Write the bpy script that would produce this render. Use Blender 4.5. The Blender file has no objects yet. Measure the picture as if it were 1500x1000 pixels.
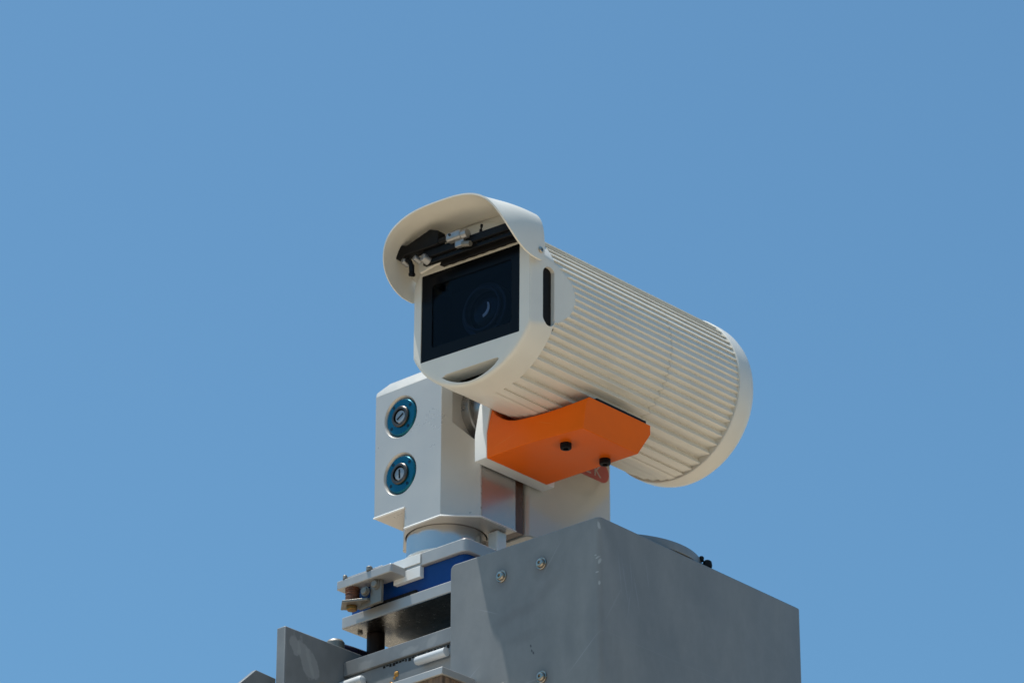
import bpy, bmesh, math, random
from mathutils import Vector, Matrix
R = math.radians
sin, cos, pi = math.sin, math.cos, math.pi
random.seed(4)
S = bpy.context.scene
COL = S.collection

# ------------------------------------------------------------------ camera, world, sun
PITCH = 25.5
cam_d = bpy.data.cameras.new('camera')
cam = bpy.data.objects.new('camera', cam_d); COL.objects.link(cam)
cam.location = (0, 0, 1.6); cam.rotation_euler = (R(90 + PITCH), 0, 0)
cam_d.sensor_width = 36; cam_d.lens = 144; cam_d.clip_start = .1; cam_d.clip_end = 5000
cam_d.dof.use_dof = True; cam_d.dof.focus_distance = 6.02; cam_d.dof.aperture_fstop = 9
S.camera = cam

SUN_EL, SUN_AZ = 74.9, -85.0        # azimuth from +Y towards +X
wd = bpy.data.worlds.new('World'); S.world = wd; wd.use_nodes = True
nt = wd.node_tree; nt.nodes.clear()
sky = nt.nodes.new('ShaderNodeTexSky'); sky.sky_type = 'NISHITA'; sky.sun_disc = False
sky.sun_elevation = R(SUN_EL); sky.sun_rotation = R(SUN_AZ)
sky.altitude = 300; sky.air_density = 1.0; sky.dust_density = 2.5; sky.ozone_density = 3.0
bg = nt.nodes.new('ShaderNodeBackground'); bg.inputs['Strength'].default_value = .141
ow = nt.nodes.new('ShaderNodeOutputWorld')
tint = nt.nodes.new('ShaderNodeMix'); tint.data_type = 'RGBA'; tint.blend_type = 'MULTIPLY'; tint.inputs[0].default_value = 1
tint.inputs[7].default_value = (.605, .95, 1.01, 1)                     # the photograph's deep, slightly cyan blue, over the whole sky
nt.links.new(sky.outputs[0], tint.inputs[6]); nt.links.new(tint.outputs[2], bg.inputs[0]); nt.links.new(bg.outputs[0], ow.inputs[0])

sd = bpy.data.lights.new('sun', 'SUN'); sd.energy = 5.0; sd.angle = R(.53); sd.color = (1, .955, .89)
so = bpy.data.objects.new('sun', sd); COL.objects.link(so)
SV = Vector((cos(R(SUN_EL)) * sin(R(SUN_AZ)), cos(R(SUN_EL)) * cos(R(SUN_AZ)), sin(R(SUN_EL))))
so.rotation_euler = SV.to_track_quat('Z', 'Y').to_euler(); so.location = (-3, 0, 9)

S.view_settings.view_transform = 'Standard'; S.view_settings.look = 'None'
S.view_settings.exposure = 0; S.view_settings.gamma = 1; S.view_settings.use_curve_mapping = False

# ------------------------------------------------------------------ materials
def mat(name, col, rough=.4, metal=0., var=.06, scale=18, rvar=.08, bump=0., bscale=300, stretch=(1, 1, 1), spec=.5, coat=0., aniso=0., streak=0.):
    m = bpy.data.materials.new(name); m.use_nodes = True
    n = m.node_tree.nodes; l = m.node_tree.links; b = n['Principled BSDF']
    b.inputs['Metallic'].default_value = metal; b.inputs['Specular IOR Level'].default_value = spec
    b.inputs['Coat Weight'].default_value = coat; b.inputs['Coat Roughness'].default_value = .15
    b.inputs['Anisotropic'].default_value = aniso
    tc = n.new('ShaderNodeTexCoord'); mp = n.new('ShaderNodeMapping'); mp.inputs['Scale'].default_value = stretch
    l.new(tc.outputs['Object'], mp.inputs[0])
    nz = n.new('ShaderNodeTexNoise'); nz.inputs['Scale'].default_value = scale; nz.inputs['Detail'].default_value = 6; nz.inputs['Roughness'].default_value = .62
    l.new(mp.outputs[0], nz.inputs['Vector'])
    mx = n.new('ShaderNodeMix'); mx.data_type = 'RGBA'; mx.name = 'base_mix'
    mx.inputs[6].default_value = tuple(c * (1 - var) for c in col) + (1,)
    mx.inputs[7].default_value = tuple(min(1, c * (1 + var)) for c in col) + (1,)
    rp = n.new('ShaderNodeMapRange'); rp.inputs[1].default_value = .3; rp.inputs[2].default_value = .7
    l.new(nz.outputs['Fac'], rp.inputs[0]); l.new(rp.outputs[0], mx.inputs[0]); l.new(mx.outputs[2], b.inputs['Base Color'])
    if streak:
        m3 = n.new('ShaderNodeMapping'); m3.inputs['Scale'].default_value = (17, 17, 11); l.new(tc.outputs['Object'], m3.inputs[0])
        n3 = n.new('ShaderNodeTexNoise'); n3.inputs['Scale'].default_value = 1.4; n3.inputs['Detail'].default_value = 7; n3.inputs['Roughness'].default_value = .7; l.new(m3.outputs[0], n3.inputs['Vector'])
        r3 = n.new('ShaderNodeMapRange'); r3.inputs[1].default_value = .3; r3.inputs[2].default_value = .72; r3.inputs[3].default_value = 1 - streak; r3.inputs[4].default_value = 1 + streak; l.new(n3.outputs['Fac'], r3.inputs[0])
        x3 = n.new('ShaderNodeMix'); x3.data_type = 'RGBA'; x3.blend_type = 'MULTIPLY'; x3.inputs[0].default_value = 1
        l.new(mx.outputs[2], x3.inputs[6]); l.new(r3.outputs[0], x3.inputs[7]); l.new(x3.outputs[2], b.inputs['Base Color'])
    rr = n.new('ShaderNodeMapRange'); rr.inputs[1].default_value = .3; rr.inputs[2].default_value = .7
    rr.inputs[3].default_value = max(.02, rough - rvar); rr.inputs[4].default_value = min(1, rough + rvar)
    l.new(nz.outputs['Fac'], rr.inputs[0]); l.new(rr.outputs[0], b.inputs['Roughness'])
    if bump:
        n2 = n.new('ShaderNodeTexNoise'); n2.inputs['Scale'].default_value = bscale; n2.inputs['Detail'].default_value = 3
        l.new(mp.outputs[0], n2.inputs['Vector'])
        bp = n.new('ShaderNodeBump'); bp.inputs['Strength'].default_value = bump; bp.inputs['Distance'].default_value = .001
        l.new(n2.outputs['Fac'], bp.inputs['Height']); l.new(bp.outputs[0], b.inputs['Normal'])
    return m

def blotch(m, c, r, col, rot=0., axes=(0, 2), edge=.6, amount=1., wob=.9, wscale=55):
    """a stain, chip or painted patch of light with its own place and shape on the thing: ellipse in object coordinates (mm), ragged edge"""
    n = m.node_tree.nodes; l = m.node_tree.links; b = n['Principled BSDF']
    src = b.inputs['Base Color'].links[0].from_socket
    tc = n.new('ShaderNodeTexCoord'); sp = n.new('ShaderNodeSeparateXYZ'); l.new(tc.outputs['Object'], sp.inputs[0])
    nz = n.new('ShaderNodeTexNoise'); nz.inputs['Scale'].default_value = wscale; nz.inputs['Detail'].default_value = 5; l.new(tc.outputs['Object'], nz.inputs['Vector'])
    def math_(op, a, bb=None):
        k = n.new('ShaderNodeMath'); k.operation = op
        for i, x in enumerate((a, bb)):
            if x is None: continue
            if isinstance(x, (int, float)): k.inputs[i].default_value = x
            else: l.new(x, k.inputs[i])
        return k.outputs[0]
    x = math_('SUBTRACT', sp.outputs[axes[0]], c[0] * .001); y = math_('SUBTRACT', sp.outputs[axes[1]], c[1] * .001)
    cr, sr = cos(R(rot)), sin(R(rot))
    xr = math_('ADD', math_('MULTIPLY', x, cr), math_('MULTIPLY', y, sr)); yr = math_('SUBTRACT', math_('MULTIPLY', y, cr), math_('MULTIPLY', x, sr))
    d = math_('SQRT', math_('ADD', math_('POWER', math_('DIVIDE', xr, r[0] * .001), 2), math_('POWER', math_('DIVIDE', yr, r[1] * .001), 2)))
    d = math_('ADD', d, math_('MULTIPLY', math_('SUBTRACT', nz.outputs['Fac'], .5), wob * 2))
    f = n.new('ShaderNodeMapRange'); l.new(d, f.inputs[0]); f.inputs[1].default_value = 1 - edge; f.inputs[2].default_value = 1 + edge; f.inputs[3].default_value = amount; f.inputs[4].default_value = 0
    mx = n.new('ShaderNodeMix'); mx.data_type = 'RGBA'; l.new(f.outputs[0], mx.inputs[0]); l.new(src, mx.inputs[6]); mx.inputs[7].default_value = tuple(col) + (1,)
    l.new(mx.outputs[2], b.inputs['Base Color'])
    return m

M = {}
M['cream'] = mat('cream_paint', (.74, .705, .63), .36, var=.045, scale=9, bump=.05, bscale=500)
M['cream_tower'] = mat('cream_gloss_paint', (.60, .57, .50), .16, var=.04, scale=7, rvar=.04, coat=.7)
M['cream_dark'] = mat('cream_shadow_gap', (.2, .19, .17), .6)
M['white'] = mat('white_paint', (.80, .80, .78), .38, var=.02)
M['silver'] = mat('satin_silver', (.575, .535, .485), .32, metal=.4, var=.03, scale=12, bump=.025, bscale=900)
M['steel'] = mat('bright_steel', (.60, .58, .55), .2, metal=.8, var=.03, scale=5, rvar=.03)
M['slab'] = mat('anodised_plate', (.42, .412, .40), .42, metal=.35, var=.06, scale=25, bump=.1, bscale=700)
M['blue'] = mat('blue_paint', (.002, .045, .205), .36, var=.1, spec=.25)
M['orange'] = mat('orange_paint', (.93, .15, .005), .42, var=.04, scale=14, bump=.04, bscale=600, spec=.14)
M['black'] = mat('black_plastic', (.0055, .0055, .006), .45, var=.2, spec=.16)
M['rubber'] = mat('black_rubber', (.012, .010, .009), .6, var=.3, spec=.15)
M['brownrubber'] = mat('brown_rubber', (.018, .010, .007), .6, var=.4, spec=.2)
M['grey'] = mat('grey_paint', (.195, .205, .21), .42, var=.1, scale=14, bump=.08, bscale=260, streak=.09)
M['greybox'] = mat('grey_box_paint', (.202, .208, .208), .42, var=.11, scale=11, bump=.1, bscale=260, stretch=(1, 1, .55), streak=.085)
M['lens'] = mat('lens_glass', (.003, .004, .006), .06, var=0, rvar=0, spec=.3)
M['glassblack'] = mat('black_window_border', (.004, .0045, .006), .25, var=0, rvar=.0, spec=.12)
M['inside'] = mat('dark_inside', (.0025, .0035, .005), .6, var=.2, spec=.05)
M['teal'] = mat('teal_anodised', (.0, .105, .165), .26, metal=.65, var=.08)
M['bronze'] = mat('dark_connector_metal', (.10, .085, .075), .35, metal=.9, var=.3, scale=60)
M['rust'] = mat('rusty_metal', (.13, .045, .02), .75, var=.6, scale=70, bump=.5, bscale=250)
M['brass'] = mat('brass', (.26, .145, .045), .4, metal=.9, var=.25, scale=60)
M['zinc'] = mat('zinc_plate', (.215, .20, .175), .45, metal=.45, var=.15, scale=40)
M['stainless'] = mat('stainless_bolt', (.42, .375, .32), .3, metal=1., var=.12, scale=60)
M['satin'] = mat('satin_clip', (.36, .355, .35), .42, metal=.75, var=.1, scale=60)
M['darksteel'] = mat('dark_textured_plate', (.40, .385, .36), .2, metal=1., var=.16, scale=160, bump=.22, bscale=700)
M['pipe'] = mat('white_pipe', (.62, .63, .63), .35, var=.04)
M['gold'] = mat('gold_stain', (.5, .25, .06), .5, metal=.6, var=.4, scale=90)
M['rustplate'] = mat('rusty_plate', (.20, .12, .07), .7, var=.65, scale=34, stretch=(6, 6, .6), bump=.4, bscale=200)
M['barrel'] = mat('lens_barrel', (.016, .018, .021), .4, var=.1)
M['darkgrey'] = mat('dark_reflection_surface', (.06, .06, .058), .5, var=.3, scale=30)
M['letter'] = mat('pale_letter', (.52, .45, .42), .4, var=.05)
M['red'] = mat('red_badge', (.46, .11, .10), .35, var=.05)
M['purple'] = mat('dark_hose', (.02, .016, .035), .3, var=.5, scale=50, coat=.4)
M['ground'] = mat('pale_concrete', (.13, .112, .09), .9, var=.12, scale=.6)
M['pad'] = mat('pale_bounce_surface', (.52, .42, .30), .9, var=.1, scale=.8)  # for the added pad that bounces light upwards
M['polished'] = mat('polished_side', (.50, .475, .44), .25, metal=.65, var=.03, scale=30, rvar=.015)
M['slotbrown'] = mat('dark_brown_strip', (.10, .042, .02), .3, var=.15)
M['shaft'] = mat('shaft_metal', (.36, .35, .34), .3, metal=.9, var=.15, scale=50)
# window pane: thin clear dark glass
g = bpy.data.materials.new('window_glass'); g.use_nodes = True
gn = g.node_tree.nodes; gl = g.node_tree.links; gn.remove(gn['Principled BSDF'])
tr = gn.new('ShaderNodeBsdfTransparent'); tr.inputs[0].default_value = (.55, .62, .72, 1)
gs = gn.new('ShaderNodeBsdfGlossy'); gs.inputs['Roughness'].default_value = .02
ms = gn.new('ShaderNodeMixShader'); ms.inputs[0].default_value = .012; gl.new(tr.outputs[0], ms.inputs[1]); gl.new(gs.outputs[0], ms.inputs[2])
gl.new(ms.outputs[0], gn['Material Output'].inputs[0]); M['pane'] = g

# stains and chips on the grey steel box (front face, u/z in mm)
bx = M['greybox']
blotch(bx, (-105, -92), (34, 9), (.135, .125, .125), rot=38, amount=0.29)
blotch(bx, (-165, -112), (34, 8), (.12, .105, .10), rot=14, amount=0.25)
blotch(bx, (-150, -152), (28, 8), (.12, .115, .115), rot=5, amount=0.25)
blotch(bx, (-60, -185), (9, 30), (.115, .12, .13), rot=12, amount=0.25)
blotch(bx, (-25, -195), (7, 38), (.21, .225, .235), rot=-42, amount=0.19, edge=.6)
blotch(bx, (-14, -160), (10, 60), (.13, .14, .155), rot=0, amount=0.19)
# right face (v/z)
blotch(bx, (60, -90), (16, 55), (.22, .235, .25), rot=10, axes=(1, 2), amount=0.15, wob=1.1, wscale=70)
blotch(bx, (95, -155), (10, 26), (.13, .14, .15), rot=-14, axes=(1, 2), amount=0.19)
blotch(bx, (170, -140), (9, 30), (.13, .14, .15), rot=10, axes=(1, 2), amount=0.19)
blotch(bx, (330, -150), (14, 40), (.145, .155, .165), rot=8, axes=(1, 2), amount=0.17)
blotch(bx, (250, -60), (60, 14), (.15, .16, .17), rot=-8, axes=(1, 2), amount=0.13, wob=1.)
# dirt round the bolts, pale chips and scratches along the fold and on the faces
for c in ((-189.5, -48), (-111.4, -48), (-111.4, -227)):
    blotch(bx, c, (15, 16), (.11, .105, .10), amount=.45, edge=.7, wob=.5)
for c, r_, ro in (((-3, -13), (1.6, 6), 8), ((-2.5, -70), (1.5, 4.5), -12), ((-5, -64), (3.5, 1.2), 30), ((-6, -87), (2.5, 1.2), 10), ((-3, -104), (1.2, 3), 0), ((-8, -60), (2, 1), 0)):
    blotch(bx, c, r_, (.42, .43, .43), rot=ro, amount=.75, edge=.3, wob=.4, wscale=160)
for c, r_, ro in (((-32, -205), (34, .9), 41), ((-252, -190), (22, .7), 36), ((-150, -226), (30, .8), 3), ((-90, -40), (26, .6), 52), ((-215, -95), (18, .6), -24)):
    blotch(bx, c, r_, (.30, .315, .32), rot=ro, amount=.5, edge=.5, wob=.25, wscale=120)
for c in ((-133, -170), (-131, -178), (-128, -182)):
    blotch(bx, c, (1.4, 2.4), (.03, .03, .035), rot=20, amount=.8, edge=.3, wob=.3)
for c, r_, ro in (((46, -75), (1, 26), 8), ((58, -88), (1, 30), 12), ((72, -70), (.9, 22), 6), ((84, -96), (1, 24), 14), ((66, -120), (.9, 20), -10), ((30, -130), (1.3, 30), -32), ((110, -60), (.8, 16), 10)):
    blotch(bx, c, r_, (.27, .285, .30), rot=ro, axes=(1, 2), amount=.4, edge=.6, wob=.5, wscale=130)
om = M['orange']
for c, r_, ro in (((250, 70), (20, .5), 12), ((330, 78), (14, .5), -20)):
    blotch(om, c, r_, (.95, .26, .06), rot=ro, amount=.45, edge=.5, wob=.4, wscale=150)
for c in ((341.5, 68), (347, 153)):
    blotch(om, c, (15, 13), (.42, .06, .004), axes=(0, 1), amount=.45, edge=.7, wob=.5)
gm = M['grey']
for c, r_, ro in (((60, -300), (26, 9), 18), ((120, -262), (22, 5), 5), ((30, -262), (14, 8), 0), ((170, -258), (12, 7), 30)):
    blotch(gm, c, r_, (.30, .305, .30), rot=ro, amount=.5, edge=.25, wob=.9, wscale=70)
for c, r_, ro in (((-128, -262), (11, 36), 24), ((-110, -268), (10, 24), 28), ((-150, -246), (10, 16), 20)):  # pale side plate patches, partly sunlight through a gap put into the colour
    blotch(gm, c, r_, (.36, .37, .37), rot=ro, axes=(1, 2), edge=.1, amount=.6, wob=.75, wscale=75)

# ------------------------------------------------------------------ mesh helpers (mm in, metres out)
def tidy(me, ang=35):
    for p in me.polygons: p.use_smooth = True
    me.set_sharp_from_angle(angle=R(ang))

def mk(name, bm, m, parent=None, bevel=0., seg=2, ang=35, scale=.001, recalc=True):
    if recalc: bmesh.ops.recalc_face_normals(bm, faces=bm.faces[:])
    if scale != 1: bmesh.ops.scale(bm, vec=(scale,) * 3, verts=bm.verts)
    me = bpy.data.meshes.new(name); bm.to_mesh(me); bm.free()
    me.materials.append(m); tidy(me, ang)
    o = bpy.data.objects.new(name, me); COL.objects.link(o)
    if parent: o.parent = parent
    if bevel:
        b = o.modifiers.new('bevel', 'BEVEL'); b.width = bevel * .001; b.segments = seg; b.limit_method = 'ANGLE'; b.angle_limit = R(40); b.use_clamp_overlap = True
        b.harden_normals = False
    return o

def B(): return bmesh.new()

def box(bm, u0, u1, v0, v1, w0, w1):
    vs = [bm.verts.new((u, v, w)) for w in (w0, w1) for v in (v0, v1) for u in (u0, u1)]
    for f in ((0, 1, 3, 2), (4, 6, 7, 5), (0, 4, 5, 1), (2, 3, 7, 6), (0, 2, 6, 4), (1, 5, 7, 3)):
        bm.faces.new([vs[i] for i in f])
    return vs

def prism(bm, poly, axis, a, b):
    """poly: 2-D points; axis 'u' -> (v,w), 'v' -> (u,w), 'w' -> (u,v)"""
    def P(p, t): return {'u': (t, p[0], p[1]), 'v': (p[0], t, p[1]), 'w': (p[0], p[1], t)}[axis]
    A = [bm.verts.new(P(p, a)) for p in poly]; Bv = [bm.verts.new(P(p, b)) for p in poly]
    n = len(poly)
    bm.faces.new(A); bm.faces.new(Bv[::-1])
    for i in range(n): bm.faces.new((A[i], A[(i + 1) % n], Bv[(i + 1) % n], Bv[i]))

def lathe(bm, prof, c=(0, 0, 0), axis='w', seg=64):
    """prof: (r, t) along axis; closed at both ends"""
    rings = []
    for r, t in prof:
        ring = []
        for i in range(seg):
            a = 2 * pi * i / seg; x, y = r * cos(a), r * sin(a)
            p = {'w': (x, y, t), 'v': (x, t, y), 'u': (t, x, y)}[axis]
            ring.append(bm.verts.new((p[0] + c[0], p[1] + c[1], p[2] + c[2])))
        rings.append(ring)
    for k in range(len(rings) - 1):
        for i in range(seg): bm.faces.new((rings[k][i], rings[k][(i + 1) % seg], rings[k + 1][(i + 1) % seg], rings[k + 1][i]))
    bm.faces.new(rings[0][::-1]); bm.faces.new(rings[-1])

def annulus(bm, r0, r1, t0, t1, c=(0, 0, 0), axis='v', seg=48, ch=0.):
    prof = [(r0, t0), (r1 - ch, t0), (r1, t0 + (ch if t1 > t0 else -ch)), (r1, t1), (r0, t1)]
    rings = []
    for r, t in prof:
        ring = []
        for i in range(seg):
            a = 2 * pi * i / seg; x, y = r * cos(a), r * sin(a)
            p = {'w': (x, y, t), 'v': (x, t, y), 'u': (t, x, y)}[axis]
            ring.append(bm.verts.new((p[0] + c[0], p[1] + c[1], p[2] + c[2])))
        rings.append(ring)
    for k in range(len(rings)):
        k2 = (k + 1) % len(rings)
        for i in range(seg): bm.faces.new((rings[k][i], rings[k][(i + 1) % seg], rings[k2][(i + 1) % seg], rings[k2][i]))

def tube(bm, pts, r, seg=14):
    pts = [Vector(p) for p in pts]; rings = []
    for i, p in enumerate(pts):
        t = (pts[min(i + 1, len(pts) - 1)] - pts[max(i - 1, 0)]).normalized()
        a = t.cross(Vector((0, 0, 1)));
        if a.length < .01: a = t.cross(Vector((1, 0, 0)))
        a.normalize(); b = t.cross(a); rr = r[i] if isinstance(r, (list, tuple)) else r
        rings.append([bm.verts.new(p + a * rr * cos(2 * pi * k / seg) + b * rr * sin(2 * pi * k / seg)) for k in range(seg)])
    for i in range(len(rings) - 1):
        for k in range(seg): bm.faces.new((rings[i][k], rings[i][(k + 1) % seg], rings[i + 1][(k + 1) % seg], rings[i + 1][k]))
    bm.faces.new(rings[0][::-1]); bm.faces.new(rings[-1])

def rrect(u0, u1, w0, w1, r, n=5):
    out = []
    for cx, cy, a0 in ((u1 - r, w1 - r, 0), (u0 + r, w1 - r, 90), (u0 + r, w0 + r, 180), (u1 - r, w0 + r, 270)):
        for i in range(n + 1):
            a = R(a0 + 90 * i / n); out.append((cx + r * cos(a), cy + r * sin(a)))
    return out

def cut(o, bms, op='DIFFERENCE'):
    """carve the given solids out of o for good; the cutters are removed again"""
    tmp = []
    for bm in bms:
        bmesh.ops.recalc_face_normals(bm, faces=bm.faces[:]); bmesh.ops.scale(bm, vec=(.001,) * 3, verts=bm.verts)
        me = bpy.data.meshes.new('cutter'); bm.to_mesh(me); bm.free()
        c = bpy.data.objects.new('cutter', me); COL.objects.link(c); c.parent = o.parent
        b = o.modifiers.new('cut', 'BOOLEAN'); b.operation = op; b.object = c; b.solver = 'EXACT'; tmp.append((c, me))
    mods = [m for m in o.modifiers if m.type == 'BEVEL']
    keep = [(m.width, m.segments) for m in mods]
    for m in mods: o.modifiers.remove(m)
    bpy.context.view_layer.update()
    dg = bpy.context.evaluated_depsgraph_get()
    new = bpy.data.meshes.new_from_object(o.evaluated_get(dg)); old = o.data
    o.modifiers.clear(); o.data = new; nm = old.name; bpy.data.meshes.remove(old); new.name = nm
    tidy(new)
    for c, me in tmp: bpy.data.objects.remove(c); bpy.data.meshes.remove(me)
    for w, s in keep:
        b = o.modifiers.new('bevel', 'BEVEL'); b.width = w; b.segments = s; b.limit_method = 'ANGLE'; b.angle_limit = R(40)

def thing(name, label, cat, mw, group=None):
    o = bpy.data.objects.new(name, None); COL.objects.link(o); o.empty_display_size = .05
    o.matrix_world = mw; o['label'] = label; o['category'] = cat
    if group: o['group'] = group
    return o

def frame(origin, yaw, pitch=0, roll=0):
    a = R(yaw); U = Vector((cos(a), -sin(a), 0)); V = Vector((sin(a), cos(a), 0)); Z = Vector((0, 0, 1))
    p, r = R(pitch), R(roll)
    V2 = V * cos(p) + Z * sin(p); Z2 = Z * cos(p) - V * sin(p)
    U3 = U * cos(r) - Z2 * sin(r); Z3 = Z2 * cos(r) + U * sin(r)
    m = Matrix.Identity(4)
    for i in range(3): m[i][0], m[i][1], m[i][2], m[i][3] = U3[i], V2[i], Z3[i], origin[i]
    return m

FB = frame((.128, 5.52529, 3.95291), 40.9)                         # steel box: top of its near upright corner
FH = frame((-.21562, 5.90100, 4.10479), 42.0)                      # pan tilt head: lower left of its front face
FC = frame((-.06226, 5.59448, 4.33166), 40.0, 1.45, 1.7)            # camera: middle of its window

# ------------------------------------------------------------------ ground (far below; it throws warm light up)
bm = B(); bmesh.ops.create_grid(bm, x_segments=1, y_segments=1, size=3000)
gnd = mk('ground', bm, M['ground'], scale=1); gnd['kind'] = 'structure'; gnd['label'] = 'pale concrete ground below the camera mast'

bm = B(); lathe(bm, [(8.5, -.2), (8.5, .06)], (.0, 6.0, 0), 'w', 96)  # unseen pad, added to throw warm light onto the undersides
pad_ = mk('bounce_pad', bm, M['pad'], scale=1); pad_['kind'] = 'structure'; pad_['label'] = 'unseen pale pad added below to bounce warm light up'

# ------------------------------------------------------------------ security camera
t = thing('security_camera', 'cream ribbed bullet camera with a curved sun hood and square dark window', 'camera', FC)
RC, CW = 133.0, 1.0
def plane_u(v):
    if v < 40: return 117 + .135 * v
    if v >= 88: return 999.
    return math.sqrt(133.0 ** 2 - (52.4 ** 2) * (1 - ((v - 40) / 48) ** 2))
def circ_pt(r, a): return (r * sin(a), CW + r * cos(a))
# bezel: closed solid, rounded front lip, flat cheeks left and right
bm = B(); NS = 240
stations = [(0, 127.0), (.5, 129.3), (1.8, 131.3), (4, 132.6), (8, RC)] + [(v, RC) for v in (12, 18, 24, 30, 36, 42, 50)] + [(50.02, RC - 10)] + [(v, RC - 10) for v in (54, 58, 62, 66, 70, 74, 77, 80, 82, 84, 85.5, 86.5, 87.3, 87.9, 90, 94)]
rings = []
for v, r in stations:
    ring = []
    for i in range(NS):
        a = 2 * pi * i / NS; u, w = circ_pt(r, a); pu = plane_u(v) - (2 if v < 1 else .8 if v < 2 else 0)
        if v > 50.01:
            uo, wo = circ_pt(RC, a)
            if abs(uo) > pu:
                k = pu / abs(uo); u, w = uo * k, CW + (wo - CW) * k
        elif abs(u) > pu:
            k = pu / abs(u); u, w = u * k, CW + (w - CW) * k
        ring.append(bm.verts.new((u, v, w)))
    rings.append(ring)
for k in range(len(rings) - 1):
    for i in range(NS): bm.faces.new((rings[k][i], rings[k][(i + 1) % NS], rings[k + 1][(i + 1) % NS], rings[k + 1][i]))
bm.faces.new(rings[0][::-1]); bm.faces.new(rings[-1])
bez = mk('bezel', bm, M['cream'], t)
c1 = B(); prism(c1, rrect(-101, 96, -71.5, 74, 1.5), 'v', -5, 3)
c1b = B(); prism(c1b, rrect(-86, 84, -57, 59, 3), 'v', 1, 60)
c2 = B()                                                              # smile-shaped vent under the window
vp = [(-57, -107)] + [(-57 + 112 * i / 12, -103.5 + 1.5 * i / 12) for i in range(1, 12)] + [(54.5, -103)]
vp += [(56, -106)] + [(56 - 112 * i / 14, -107 - 19.5 * sin(pi * i / 14) ** .8) for i in range(1, 14)]
prism(c2, vp, 'v', -5, 48)
cuts = [c1, c1b, c2]
for sgn in (1, -1):                                                    # tall slots in both cheeks
    c3 = B(); pts = [(v - 3.5 * sin(pi * (w + 55) / 95), w) for v, w in rrect(27, 52, -56, 40, 11.5, 8)]
    prism(c3, pts, 'u', sgn * 89, sgn * 150); cuts.append(c3)
cut(bez, cuts)
bv = bez.modifiers.new('bevel', 'BEVEL'); bv.width = .0016; bv.segments = 2; bv.limit_method = 'ANGLE'; bv.angle_limit = R(50)

for sgn in (1, -1):
    bm = B(); prism(bm, rrect(22, 56, -60, 46, 6), 'u', sgn * 89.3, sgn * 116); mk('slot_shade', bm, M['rubber'], t)  # dark filler standing in for the shade deep in the slots
bm = B(); prism(bm, vp, 'v', 33, 47.9); mk('vent_shade', bm, M['rubber'], t)  # black filler in place of the shade inside the vent
# ribbed shell, in two lengths with a seam between
def rib_profile():
    def out(w): return math.sqrt(max(0, RC * RC - w * w))
    ws = [-RC * sin(R(a)) for a in (87, 80.5, 73)] + [-121.2 + 11.02 * k for k in range(23)] + [127.2, 131.2]
    right = [(0, -RC + .01)]
    for k in range(len(ws) - 1):
        wa, wb = ws[k], ws[k + 1]; ua, ub = out(wa), out(wb)
        mid = abs((wa + wb) / 2) / RC; lip = (2.7 + 1.3 * mid) if mid < .93 else 1.4
        right += [(max(.5, ua - 1.0), wa), (ua, wa + min(1.0, (wb - wa) * .3)), (max(.6, min(ua, ub) - lip), wb - .35)]
    right += [(out(ws[-1]), ws[-1]), (0, RC)]
    return right
rp = rib_profile()
prof = [(u, w) for u, w in rp] + [(-u, w) for u, w in rp[::-1][1:-1]]
def shell(name, vs):
    bm = B(); rings = []
    for v in vs:
        pu = plane_u(v) - .4
        kk = 1 + .022 * (v - 50) / 440
        rings.append([bm.verts.new((max(-pu, min(pu, u * kk)), v, CW + w * kk)) for u, w in prof])
    n = len(prof)
    for k in range(len(rings) - 1):
        for i in range(n): bm.faces.new((rings[k][i], rings[k][(i + 1) % n], rings[k + 1][(i + 1) % n], rings[k + 1][i]))
    bm.faces.new(rings[0][::-1]); bm.faces.new(rings[-1])
    return mk(name, bm, M['cream'], t, ang=58)
shell('ribbed_shell', [50, 54, 58, 62, 66, 70, 74, 77, 80, 82, 84, 85.5, 86.5, 87.3, 87.9, 88.1, 92, 140, 200, 260, 324.4])
shell('ribbed_shell', [325.6, 380, 440, 495.5])
bm = B(); lathe(bm, [(RC - 16, 300), (RC - 16, 350)], (0, 0, CW), 'v', 64); mk('seam_shade_liner', bm, M['cream_dark'], t)
bm = B(); lathe(bm, [(RC - 12, 495), (137.2, 495), (138.2, 496.2), (138.2, 514), (137.4, 524), (134.5, 534), (129, 541.5), (121, 546), (100, 548)], (0, 0, CW), 'v', 128)
mk('rear_cap', bm, M['cream'], t)
# bright raised pad behind the hood, on the upper right of the shell
bm = B()
prism(bm, [(52 + 7 * cos(a) if cos(a) < 0 else 62 + 7 * cos(a), 7 * sin(a)) for a in [2 * pi * i / 20 for i in range(20)]], 'w', 0, 5)
pad = mk('lug', bm, M['white'], t, bevel=.5)
for v_ in pad.data.vertices:
    s_ = v_.co.y; hh = v_.co.z; vv = v_.co.x; a = R(49.5) + s_ / .133
    v_.co = ((.1315 + hh) * sin(a), vv - .02, CW * .001 + (.1315 + hh) * cos(a))

# window: black border recessed a little, deep dark hood behind the pane, lens
bm = B()
outer = rrect(-101, 96, -71.5, 74, 1.5); inner = rrect(-80, 79, -51, 53, 5)
vo = [bm.verts.new((p[0], 1.5, p[1])) for p in outer]; vi = [bm.verts.new((p[0], 1.5, p[1])) for p in inner]; vd = [bm.verts.new((p[0], 45.8, p[1])) for p in inner]
n = len(outer)
for i in range(n):
    j = (i + 1) % n
    bm.faces.new((vo[i], vo[j], vi[j], vi[i])); bm.faces.new((vi[i], vi[j], vd[j], vd[i]))
mk('window_border', bm, M['glassblack'], t)
bm = B(); prism(bm, rrect(-79.5, 78.5, -50.5, 52.5, 5), 'v', 2.6, 4.2); mk('window_glass', bm, M['pane'], t)
bm = B(); prism(bm, rrect(-85.8, 83.8, -56.8, 58.8, 3), 'v', 46, 49.8); mk('back_board', bm, M['inside'], t)
LC = (0, 0, 1)
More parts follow.
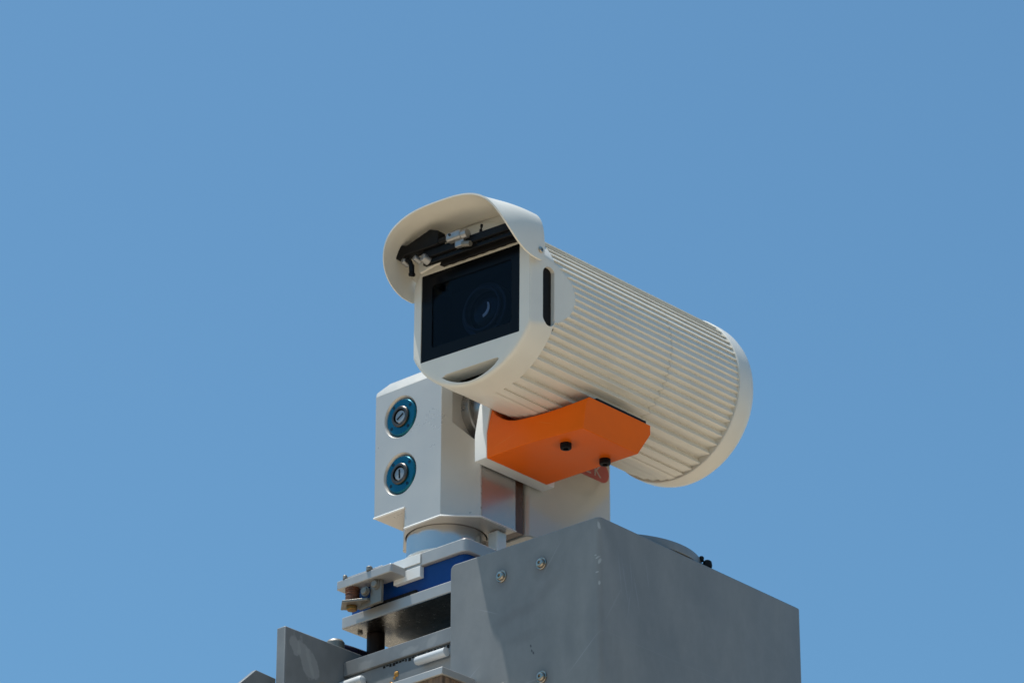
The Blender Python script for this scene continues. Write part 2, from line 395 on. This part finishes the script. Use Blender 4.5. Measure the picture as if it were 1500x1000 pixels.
bm = B(); annulus(bm, 33, 37, 24, 46, LC, 'v', 64, 1.5); lb = mk('lens', bm, M['barrel'], t)
bm = B(); annulus(bm, 37.5, 44, 30, 46, LC, 'v', 64, 1); mk('focus_ring', bm, M['barrel'], lb)
bm = B()
prof_l = [(32.7, 38)] + [(32.6 * cos(R(a)), 38 - 11 * sin(R(a))) for a in range(5, 90, 8)] + [(.4, 27)]
lathe(bm, [(32.7, 45)] + prof_l, LC, 'v', 64); mk('front_element', bm, M['lens'], lb)

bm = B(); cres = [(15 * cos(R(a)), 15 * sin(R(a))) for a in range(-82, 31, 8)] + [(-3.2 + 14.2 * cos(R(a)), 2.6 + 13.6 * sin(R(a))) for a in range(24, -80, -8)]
prism(bm, [(p[0] + LC[0], p[1] + LC[2]) for p in cres], 'v', 25.6, 26.6); mk('lens_highlight', bm, M['white'], lb)  # white crescent shaped as a painted reflection on the lens

# hood: bent sheet with rounded front corners
def se(f, a, b, n):
    s, c = sin(f), cos(f); k = (abs(s / a) ** n + abs(c / b) ** n) ** (-1 / n); return k * s, k * c
FM = R(78); S1 = R(38.4)
def vfront(f):
    x = max(0, (abs(f) - S1) / (FM - S1)); return -80 + 80 * (1 - math.sqrt(max(0, 1 - x * x)))
def vrear(f):
    x = max(0, (abs(f) - R(70)) / (FM - R(70))); return 19 - 9 * (1 - math.sqrt(max(0, 1 - x * x)))
def hood_sec(f, v, off):
    q = min(1, max(0, (v + 80) / 99)); q = q * q * (3 - 2 * q)
    u, w = se(f, 128.6 + .8 * q + off, 131.4 - 7.6 * q + off, 2.9 + 2.6 * q); return (u, w + 12.6)
def hood_pt(f, s, off):
    vf, vr = vfront(f), vrear(f); v = vf + (vr - vf) * s
    u, w = hood_sec(f, v, off); return (u, v, w)
bm = B(); NF, NV = 120, 16; g0, g1 = [], []
for i in range(NF + 1):
    x = 2 * i / NF - 1; f = FM * math.copysign(1 - (1 - abs(x)) ** 1.25, x)
    g0.append([bm.verts.new(hood_pt(f, j / NV, -2.4)) for j in range(NV + 1)])
    g1.append([bm.verts.new(hood_pt(f, j / NV, 0)) for j in range(NV + 1)])
for i in range(NF):
    for j in range(NV):
        bm.faces.new((g0[i][j], g0[i][j + 1], g0[i + 1][j + 1], g0[i + 1][j])); bm.faces.new((g1[i][j], g1[i + 1][j], g1[i + 1][j + 1], g1[i][j + 1]))
    for j in (0, NV): bm.faces.new((g0[i][j], g0[i + 1][j], g1[i + 1][j], g1[i][j]))
for i in (0, NF):
    for j in range(NV): bm.faces.new((g0[i][j], g0[i][j + 1], g1[i][j + 1], g1[i][j]))
bmesh.ops.remove_doubles(bm, verts=bm.verts, dist=.01)
hood = mk('sun_hood', bm, M['cream'], t, ang=50)
# hood back wall, seen above the window
bm = B(); pts = []
for i in range(61):
    f = -R(62) + 2 * R(62) * i / 60; pts.append(hood_sec(f, 8, -2.2))
pts += [(circ_pt(122, R(62) - 2 * R(62) * i / 40)) for i in range(41)]
prism(bm, pts, 'v', 5, 11); mk('hood_back', bm, M['cream'], hood)
# hood screws
for sgn in (1, -1):
    u, w = sgn * 129.2, 56
    bm = B(); lathe(bm, [(4.8, -1), (4.8, 1.6), (3.6, 3.0), (1.8, 3.0), (1.7, 1.4), (.2, 1.4)], (0, 0, 0), 'u', 18)
    sc = mk('screw', bm, M['stainless'], hood); sc.matrix_local = Matrix.Translation(Vector((u, 9, w)) * .001) @ Matrix.Rotation(0 if sgn > 0 else pi, 4, 'Z')

# wiper in front of the face: motor arm, rails, clip, blade
tw = bpy.data.objects.new('wiper', None); COL.objects.link(tw); tw.parent = t; tw.matrix_local = Matrix.Identity(4)
bm = B(); prism(bm, [(-129, 116), (-111, 116), (-98, 112), (-56, 124), (-51, 126), (-34, 119), (-34, 97), (-44, 96), (-98, 96), (-114, 94), (-127, 97), (-130, 103)], 'v', -40, -22)
mk('arm_housing', bm, M['black'], tw, bevel=1.8)
bm = B(); box(bm, -70, 117, -33, -24, 83.5, 96); mk('rail', bm, M['black'], tw, bevel=1.)
bm = B(); box(bm, -74, 117, -28, -20, 75, 82); mk('rail', bm, M['black'], tw, bevel=1.)
bm = B(); prism(bm, [(-50, 73), (-46, 79), (117, 79), (117, 69)] + [(-44 + 10 * i, 69.4 + (.8 if i % 2 else 0)) for i in range(16, -1, -1)], 'v', -17, -12); mk('blade', bm, M['rubber'], tw, bevel=.5)
bm = B(); tube(bm, [(-34, -35, 102), (-14, -37, 101)], 4.5, 12); mk('pivot_shaft', bm, M['black'], tw)
bm = B(); box(bm, -16, 14, -45, -28, 92, 107); cl = mk('clip', bm, M['satin'], tw, bevel=4.5, seg=4)
bm = B(); tube(bm, [(14, -37, 98), (24, -37, 98)], 7, 18); mk('clip_collar', bm, M['satin'], cl)
bm = B(); box(bm, -2, 16, -38, -30, 81, 93); mk('clip_foot', bm, M['satin'], cl, bevel=1.5)
bm = B(); tube(bm, [(12, -34, 85), (27, -34, 81)], [5, 4.5], 14); mk('clip_pin', bm, M['zinc'], cl)
bm = B(); lathe(bm, [(2.2, -46.6), (2.2, -44)], (-6, 0, 101), 'v', 12); mk('clip_screw', bm, M['bronze'], cl)
for (u, w, r_) in ((-108, 90, 6), (-84, 88, 5.5), (-67, 84, 8)):
    bm = B(); tube(bm, [(u, -38, w), (u + 3, -26, w - 3)], [r_ * .8, r_], 12); mk('arm_bolt', bm, M['satin'], tw, bevel=.8)
bm = B(); prism(bm, [(-96, 90), (-60, 88), (-40, 81), (-46, 77), (-60, 78), (-92, 72), (-97, 80)], 'v', -14, -9); mk('arm_bracket', bm, M['cream'], tw, bevel=1)
bm = B(); tube(bm, [(-104, -34, 90), (-96, -34, 86), (-93, -33, 78)], [3, 4, 3.6], 12); tube(bm, [(-93, -33, 79), (-92, -33, 66)], [4.5, 4], 12); tube(bm, [(-96, -33, 65), (-88, -33, 62)], [3.4, 3.4], 12)
mk('wiper_tip', bm, M['black'], tw)
bm = B(); tube(bm, [(43, -30, 94), (44, -30, 101)], 2.2, 10); tube(bm, [(44, -30, 100), (45, -30, 104)], 1.4, 10); tube(bm, [(45, -30, 104), (45.4, -30, 109)], 2.2, 10)
mk('spring_pin', bm, M['black'], tw)

# ------------------------------------------------------------------ orange cradle that carries the camera
t = thing('camera_cradle', 'bright orange angled cradle under the camera with two black bolts', 'bracket', FH)
cols = [(214.8, 138), (226, 124), (240, 113), (256, 104), (272, 98.5), (290, 95.5), (310, 94.2), (330, 94.6), (350, 96), (372, 98.4), (392, 101), (407, 103.5)]
bm = B(); F_, K_ = [], []
for i, (u, zt) in enumerate(cols):
    ub = u if u < 380 else u - (u - 380) * .3; tw_ = max(0, u - 300) * .17
    fr_ = [(ub, 25.6 + tw_ * .8, 51), (ub * .6 + u * .4, 25.6 + tw_, 93), (u, 25.6 + (zt - 93) * .26 + tw_, zt)]
    bk_ = [(ub, 164 + (max(0, u - 214) * .025), 51), (u, 190, 88), (u, 190, zt)]
    F_.append([bm.verts.new(p) for p in fr_]); K_.append([bm.verts.new(p) for p in bk_])
for i in range(len(cols) - 1):
    a, b, c, d = F_[i], F_[i + 1], K_[i], K_[i + 1]
    for k in range(2):
        bm.faces.new((a[k], b[k], b[k + 1], a[k + 1])); bm.faces.new((c[k], c[k + 1], d[k + 1], d[k]))
    bm.faces.new((a[2], b[2], d[2], c[2])); bm.faces.new((a[0], c[0], d[0], b[0]))
for i, fl in ((0, 0), (-1, 1)):
    a, c = F_[i], K_[i]
    for k in range(2): bm.faces.new((a[k], a[k + 1], c[k + 1], c[k]))
mk('cradle_block', bm, M['orange'], t, bevel=.9, ang=28)
for u, v in ((341.5, 66), (347, 151)):
    bm = B(); lathe(bm, [(8.8, 52), (8.8, 44), (8.2, 42.6), (7, 42.2), (4.4, 42.2), (4.4, 46), (.3, 46)], (u, v, 0), 'w', 28)
    bo = mk('socket_bolt', bm, M['black'], t)
bm = B(); box(bm, 236, 405.2, 66, 182, 102.2, 108.8); mk('mounting_shoe', bm, M['rubber'], t, bevel=.8)

# ------------------------------------------------------------------ pan tilt head
t = thing('pan_tilt_head', 'silver and cream pan tilt head with two blue ringed connectors', 'pan tilt head', FH)
W0, WT = -33, 211
plan = [(0, 0), (141.7, 0), (185.7, 44), (185.7, 124), (0, 124)]
bm = B(); prism(bm, plan, 'w', W0, WT)
for f in bm.faces[:]:
    pass
hs = mk('front_housing', bm, M['silver'], t, bevel=1.5, seg=2)
cs = []
c = B(); prism(c, [(66, 0), (-40, 106), (-200, 106), (-200, -60), (126, -60)], 'w', -60, 2); cs.append(c)          # undercut left corner
c = B(); lathe(c, [(64.2, -60), (64.2, -10)], (86, 74, 0), 'w', 72); cs.append(c)                                     # bore for the neck
c = B(); prism(c, [(-40, 190), (12, 127), (36, 99), (70, 84), (140, 84), (140, 190)], 'u', 154, 230); cs.append(c)   # shaft recess
for z in (161.5, 63.5):
    c = B(); lathe(c, [(36.5, -1), (35.2, 0), (31.8, 4.5), (31.8, 5)], (54.5, 0, z), 'v', 56); cs.append(c)
cut(hs, cs)
# bright machined lip along the lower edges
def lip(path, z, name='edge_lip', t_=3.0, hgt=4.0):
    bm = B(); secs = []
    for i, p in enumerate(path):
        d = Vector((0, 0))
        for a_, b_ in ((i - 1, i), (i, i + 1)):
            if a_ >= 0 and b_ < len(path):
                e = Vector(path[b_]) - Vector(path[a_]); e.normalize(); d += Vector((e.y, -e.x))
        d.normalize(); k_ = 1.08 if 0 < i < len(path) - 1 else 1
        o_ = Vector(p) + d * t_ * k_; i_ = Vector(p) - d * .8
        secs.append([bm.verts.new((i_.x, i_.y, z)), bm.verts.new((o_.x, o_.y, z)), bm.verts.new((o_.x, o_.y, z + .7)), bm.verts.new((i_.x, i_.y, z + hgt))])
    for a_, b_ in zip(secs, secs[1:]):
        for k_ in range(4): bm.faces.new((a_[k_], a_[(k_ + 1) % 4], b_[(k_ + 1) % 4], b_[k_]))
    bm.faces.new(secs[0]); bm.faces.new(secs[-1][::-1])
    return mk(name, bm, M['white'], t)
lip([(66, 0), (141.7, 0), (185.7, 44), (185.7, 124)], W0 - .3)
lip([(0, 0), (65.9, 0)], 1.7)
# sloping shoulder on top
bm = B(); lo = plan; ctr = (90, 62); k = 1
up = [(13, 18), (135, 18), (170, 53), (170, 124), (13, 124)]
A_ = [bm.verts.new((p[0], p[1], WT)) for p in lo]; A2 = [bm.verts.new((p[0] + (0.4 if p[0] < 1 else 0), p[1] + (.6 if p[1] < 1 else 0), WT + .4)) for p in lo]; B_ = [bm.verts.new((p[0], p[1], WT + 26)) for p in up]
A2[0].co = (0, 3, 219.5)
n = len(lo)
for i in range(n):
    j = (i + 1) % n; bm.faces.new((A_[i], A_[j], A2[j], A2[i])); bm.faces.new((A2[i], A2[j], B_[j], B_[i]))
bm.faces.new(A_[::-1]); bm.faces.new(B_)
mk('top_shoulder', bm, M['silver'], t)
bm = B(); box(bm, 6, 182.5, 124.2, 145, -30, 205); mk('gap_shade_fill', bm, M['slotbrown'], t)  # brown fill puts the gap's shade and reflections into its colour
bm = B(); prism(bm, rrect(0, 185.7, 151, 357, 9, 5), 'w', -30, 232); mk('rear_tower', bm, M['cream_tower'], t, bevel=2.5)
# tilt shaft
bm = B(); lathe(bm, [(46, 152), (46, 168), (44, 170), (37, 170), (37, 188)], (0, 78, 158), 'u', 64); mk('tilt_shaft', bm, M['shaft'], t)
bm = B(); prism(bm, [(46, -31), (123.3, -31), (123.3, 96), (46, 96)], 'u', 185.8, 186.3); mk('side_plate', bm, M['polished'], t)
# white arm that tilts
bm = B(); prism(bm, [(25.6, 52.5), (183, 52.5), (190, 100), (186, 210), (60, 214), (36, 150), (25.6, 97)], 'u', 189.2, 214.4)
mk('tilt_arm', bm, M['white'], t, bevel=.9)
# connectors
for z, rot in ((161.5, 62), (63.5, 4)):
    cn = bpy.data.objects.new('connector', None); COL.objects.link(cn); cn.parent = t; cn.matrix_local = Matrix.Translation((.0545, 0, z * .001))
    bm = B(); annulus(bm, 16.5, 31.4, .6, 8, axis='v', seg=64, ch=2.2); fl = mk('flange', bm, M['teal'], cn)
    bm = B(); annulus(bm, 12.5, 17.5, -3.2, 6, axis='v', seg=48, ch=1.4); mk('socket_rim', bm, M['bronze'], cn)
    bm = B(); lathe(bm, [(12.4, 6), (12.4, .8)], axis='v', seg=40); mk('socket_floor', bm, M['rubber'], cn)
    bm = B(); lathe(bm, [(10.6, 4), (10.6, -.4), (9.8, -1.2)], axis='v', seg=40); ins = mk('insert', bm, M['satin'], cn)
    bm = B(); box(bm, -7.5, 7.5, -1.8, 0, -1.3, 1.3); kw = mk('keyway', bm, M['black'], ins); kw.rotation_euler = (0, R(-30 if rot > 30 else 88), 0)
    for a in (38, 128, 218, 308):
        bm = B(); lathe(bm, [(2.6, 1.5), (2.6, .3), (1.2, .3), (1.2, 1)], (25 * cos(R(a)), 0, 25 * sin(R(a))), 'v', 12); mk('screw', bm, M['black'], fl)
# neck
bm = B(); lathe(bm, [(62.5, -91), (62.5, -12)], (86, 74, 0), 'w', 96); mk('neck', bm, M['steel'], t)
bm = B(); annulus(bm, 61, 67.5, -77.5, -74.5, (86, 74, 0), 'w', 96, 1.2); mk('neck_ring', bm, M['white'], t)
bm = B(); box(bm, 153, 173, 96, 118, -88, -34); mk('cable_block', bm, M['white'], t, bevel=2)
# red badge high on the tower, mostly hidden by the orange cradle
bm = B()
pl = [(200 + (134 if i <= 12 else 0) + 17 * cos(R(-90 + 180 * i / 12 if i <= 12 else 90 + 180 * (i - 13) / 12)), 17 * sin(R(-90 + 180 * i / 12 if i <= 12 else 90 + 180 * (i - 13) / 12)) + 134.5) for i in range(26)]
prism(bm, [(p[0] - 3, p[1]) for p in pl], 'u', 185.8, 186.5); badge = mk('badge', bm, M['red'], t)
for ch, vv in (('E', 290), ('K', 310)):
    fc = bpy.data.curves.new('letter', 'FONT'); fc.body = ch; fc.size = .028; fc.extrude = .0002
    fo = bpy.data.objects.new('letter', fc); COL.objects.link(fo); bpy.context.view_layer.update()
    me = bpy.data.meshes.new_from_object(fo.evaluated_get(bpy.context.evaluated_depsgraph_get())); bpy.data.objects.remove(fo); bpy.data.curves.remove(fc)
    me.materials.append(M['letter']); lo_ = bpy.data.objects.new('letter', me); COL.objects.link(lo_); lo_.parent = badge
    lo_.matrix_local = Matrix.Translation((.1869, vv * .001, .1240)) @ Matrix(((0, 0, 1, 0), (1, 0, 0, 0), (0, 1, 0, 0), (0, 0, 0, 1)))

# ------------------------------------------------------------------ blue riser base under the head
t = thing('riser_base', 'deep blue riser block between two silver plates under the pan tilt head', 'base', FH)
bm = B(); prism(bm, rrect(-34, 210, -15, 178, 10, 6), 'w', -112.5, -91.5); mk('top_plate', bm, M['slab'], t, bevel=1.2)
bm = B(); prism(bm, rrect(-44, 202, -8, 168, 12, 6), 'w', -154.2, -112.6); mk('blue_block', bm, M['blue'], t, bevel=.8)
bm = B(); prism(bm, rrect(-53, 208, -15, 165, 3, 3), 'w', -172.5, -154.4); lp_ = mk('lower_plate', bm, M['slab'], t, bevel=1.)
bm = B(); prism(bm, rrect(-51, 206, -13.6, 163, 2, 3), 'w', -173.1, -172.6); mk('underside_skin', bm, M['darksteel'], lp_)
bm = B(); box(bm, 8, 104, -13.5, -8.2, -154.2, -148); mk('gasket', bm, M['rubber'], t, bevel=.6)
bm = B(); box(bm, 60, 116, -16.9, -15.2, -108, -92.5); box(bm, 60, 116, -17, -8.3, -131, -113); 
wt = mk('white_tab', bm, M['white'], t, bevel=.5)
bm = B(); lathe(bm, [(4.2, -177), (4.2, -173.2)], (-38, 12, 0), 'w', 6); mk('plate_screw', bm, M['zinc'], t)
t2 = thing('rubber_spacer', 'dark brown rubber mount standing under the left end of the lower silver plate', 'rubber mount', FH)
bm = B(); lathe(bm, [(14.2, -245.5), (14.2, -173.3)], (-29, 38, 0), 'w', 40); mk('rubber_body', bm, M['brownrubber'], t2, bevel=1)
bm = B(); lathe(bm, [(5, -173.2), (5, -245.7)], (-29, 38, 0), 'w', 12); mk('stud', bm, M['zinc'], t2)

# ------------------------------------------------------------------ clamp on the left of the riser
t = thing('clamp_bar', 'silver clamp bar with a rusty bolt beside the blue riser block', 'clamp', FH)
bm = B(); prism(bm, [(-33, -46), (-31, -48), (82, -48), (84.5, -45), (84.5, -15.4), (40, -15.4), (40, -24), (-33, -24)], 'w', -123, -109); cb = mk('bar', bm, M['slab'], t, bevel=1.2)
bm = B(); prism(bm, [(-16, -43), (60, -43), (60, -18), (-16, -18)], 'w', -108.8, -104.5); mk('top_strip', bm, M['slab'], t, bevel=.8)
for u, r_ in ((-17, 3.6), (36, 5)):
    bm = B(); lathe(bm, [(r_, -108.8), (r_, -103), (r_ * .7, -101.5)], (u, -45 if r_ < 4 else -46, 0), 'w', 12); mk('bolt_end', bm, M['zinc'], t)
bm = B(); lathe(bm, [(11.5, -123.2), (11.5, -127), (10.4, -128), (11.5, -129), (10.4, -131), (11.5, -133), (10.6, -135), (11.2, -138), (10.8, -148)], (-9, -36, 0), 'w', 28); mk('rusty_bolt', bm, M['rust'], t)
bm = B(); prism(bm, [(-34, -36), (-10, -58), (26, -40), (30, -20), (6, -14), (-20, -22)], 'w', -152.3, -148.1); mk('washer_plate', bm, M['zinc'], t, bevel=.8)
bm = B(); lathe(bm, [(9, -152.4), (9, -158.5), (7.5, -160)], (-9, -37, 0), 'w', 6); mk('brass_nut', bm, M['brass'], t, bevel=.5)
bm = B(); box(bm, 29, 52, -36, -30, -160, -123.2); mk('upright_tab', bm, M['zinc'], t, bevel=.8)
bm = B(); prism(bm, [(2, -160), (30, -160), (30, -146), (12, -147)], 'v', -34, -28); mk('side_tab', bm, M['zinc'], t, bevel=.8)
for u, z, v in ((42, -130, -36), (22, -137, -38)):
    bm = B(); lathe(bm, [(4.6, v - 7), (6, v - 6), (6, v - 2.5), (8, v - 2.4), (8, v)], (u, 0, z), 'v', 20); mk('hex_bolt', bm, M['zinc'], t)

# ------------------------------------------------------------------ grey steel box on the right
t = thing('steel_box', 'grey painted steel box filling the lower right with three button head bolts', 'box', FB)
bm = B(); box(bm, -292, 0, 0, 487, -760, 0)
vt = [e for e in bm.edges if all(abs(v.co.y) < .1 for v in e.verts) and all(v.co.x < -290 for v in e.verts)]
ce = [e for e in bm.edges if all(v.co.x < -290 and v.co.z > -1 for v in e.verts)]
bmesh.ops.bevel(bm, geom=ce, offset=9, segments=5, affect='EDGES', profile=.5)
ve = [e for e in bm.edges if all(abs(v.co.x) < .1 for v in e.verts) and abs(e.verts[0].co.z - e.verts[1].co.z) > 300]
bmesh.ops.bevel(bm, geom=ve, offset=8, segments=5, affect='EDGES', profile=.5)
mk('shell', bm, bx, t, bevel=2., seg=3)
for u, z in ((-189.5, -45.3), (-111.4, -45.6), (-111.4, -224), (-189.5, -224)):
    bm = B(); annulus(bm, 4, 9.4, -2.2, -.05, (u, 0, z), 'v', 32, .6); wsh = mk('washer', bm, M['stainless'], t)
    bm = B(); lathe(bm, [(7.4, -2.3), (7.2, -4), (6, -6), (4.2, -6.8), (2.6, -6.8), (2.5, -4), (.3, -4)], (u, 0, z), 'v', 24); mk('bolt_head', bm, M['stainless'], wsh)
for z0, du, hh, ww in ((-14, -5.5, 12, 3.2), (-68, -4, 4, 2.2), (-84, -2.6, 7, 3), (-98, -4.2, 3, 2)):
    bm = B(); prism(bm, [(du - ww / 2, z0 - hh / 2), (du + ww * .3, z0 - hh * .6), (du + ww / 2, z0 - hh * .1), (du + ww * .1, z0 + hh / 2), (du - ww * .4, z0 + hh * .2)], 'v', -.06 if du < -8 else 1.0, 3); 
    bm.free()
t = thing('round_flange', 'dark round flange lying on top of the grey steel box', 'flange', FB @ Matrix.Translation((-.136, .196, 0)))
bm = B(); lathe(bm, [(137, 1), (137, 12), (135.5, 15.5), (132, 17), (60, 19)], seg=128); mk('disc', bm, M['grey'], t)
t = thing('thumb_screw', 'tiny black thumb screw at the edge of the steel box beside the round flange', 'screw', FB @ Matrix.Translation((-.006, .262, .0015)))
bm = B(); lathe(bm, [(7, 0), (7.5, 3), (6.5, 9), (4, 11)], seg=20); mk('grip', bm, M['black'], t)
bm = B(); lathe(bm, [(3.4, 8), (4, 14), (2.5, 16)], (-4, -9, 0), seg=14); mk('stud', bm, M['black'], t)

# ------------------------------------------------------------------ grey corner bracket at lower left
t = thing('corner_bracket', 'grey painted steel bracket with pale patches of wear and painted sunlight left of the box', 'bracket', FH)
bm = B(); box(bm, -35.4, -17.2, -171.7, 6, -560, -221.5); fin = mk('side_plate', bm, gm, t, bevel=1.6)
cc = B(); lathe(cc, [(15, -60), (15, 40)], (0, -86, -305), 'u', 32)
cut(fin, [cc])
bm = B(); lathe(bm, [(14.9, -33), (14.9, -24)], (0, -86, -305), 'u', 32); mk('hole_plug', bm, M['rubber'], t)
bm = B(); box(bm, -17, 212, -45, -36, -269, -245.5); box(bm, -17, 212, -36, 80, -254, -245.5); bmesh.ops.remove_doubles(bm, verts=bm.verts, dist=.001); mk('upper_angle', bm, gm, t, bevel=1.)
bm = B(); box(bm, -33, 205, 86, 230, -420, -190); mk('reflection_block', bm, M['darkgrey'], t, bevel=1.)  # unseen dark block added to darken the reflection in the lower plate's underside
bm = B(); box(bm, -17, 212, -41, -34, -560, -270.2); mk('face_plate', bm, gm, t, bevel=.8)
for u, z, r_ in ((92, -291, 4.5), (80, -304, 4), (64, -305, 3), (88, -296, 2.5)):
    bm = B(); bmesh.ops.create_icosphere(bm, subdivisions=2, radius=r_)
    for v in bm.verts: v.co *= 1 + random.uniform(-.22, .22); v.co.y *= .35; v.co += Vector((u, -41.4, z))
    mk('gold_drip', bm, M['gold'], t)
bm = B()
x_ = 66
for i in range(22):
    x_ = 64 + i * 6.6; h_ = random.choice((1.2, 2.2, 4, 5.5)) * (.5 + .5 * i / 22); box(bm, x_, x_ + random.uniform(2.5, 5.5), -41.6, -40.6, -270.8 - h_ - 2, -271.5)
sc_ = mk('scuffs', bm, M['rubber'], t); sc_['kind'] = 'stuff'
bm = B(); prism(bm, [(-250, -352), (-226, -320), (-192, -288.5), (-150, -291), (-150, -560), (-250, -560)], 'u', -66, -57); mk('gusset', bm, M['grey'], t, bevel=1)
bm = B(); lathe(bm, [(5, -40), (5, -36), (3, -34)], (0, -160, -262), 'u', 16); mk('rivet', bm, M['white'], t)
t = thing('pale_conduit', 'pale rounded conduit beside the box, ending above the rusty ledge', 'conduit', FH)
bm = B(); tube(bm, [(141, -52, -287), (143, -52, -287), (146, -52, -287), (205, -52, -287)], [2, 5.4, 7, 7.2], 20); mk('pipe', bm, M['pipe'], t)
t = thing('pale_conduit', 'short pale conduit end at the bottom beside the grey bracket plate', 'conduit', FH)
bm = B(); tube(bm, [(-16, -50, -288), (26, -50, -287.5), (30, -50, -287), (32, -50, -287)], [8.5, 8.5, 7, 3], 20); mk('pipe', bm, M['pipe'], t)
t = thing('rusty_ledge', 'small steel ledge with a rusty brown underside in front of the box', 'ledge', FH)
bm = B(); box(bm, 120, 269.5, -130, -58, -360.5, -349); mk('ledge_plate', bm, M['slab'], t, bevel=1)
bm = B(); box(bm, 128, 266, -126, -60, -400, -360.7); mk('rusty_block', bm, M['rustplate'], t, bevel=1)
t = thing('black_hose', 'dark hose with a pale metal cap lying behind the grey bracket plate', 'hose', FH)
bm = B(); tube(bm, [(-46, -30, -211), (-46, 0, -209), (-46, 40, -208), (-46, 90, -208)], 10.5, 20); mk('hose', bm, M['purple'], t)
bm = B(); lathe(bm, [(14.5, -214), (14.5, -203), (12, -199.5), (6, -198.5)], (-46, -34, 0), 'w', 32); mk('cap', bm, M['zinc'], t)

S.cycles.max_bounces = 10; S.cycles.diffuse_bounces = 5
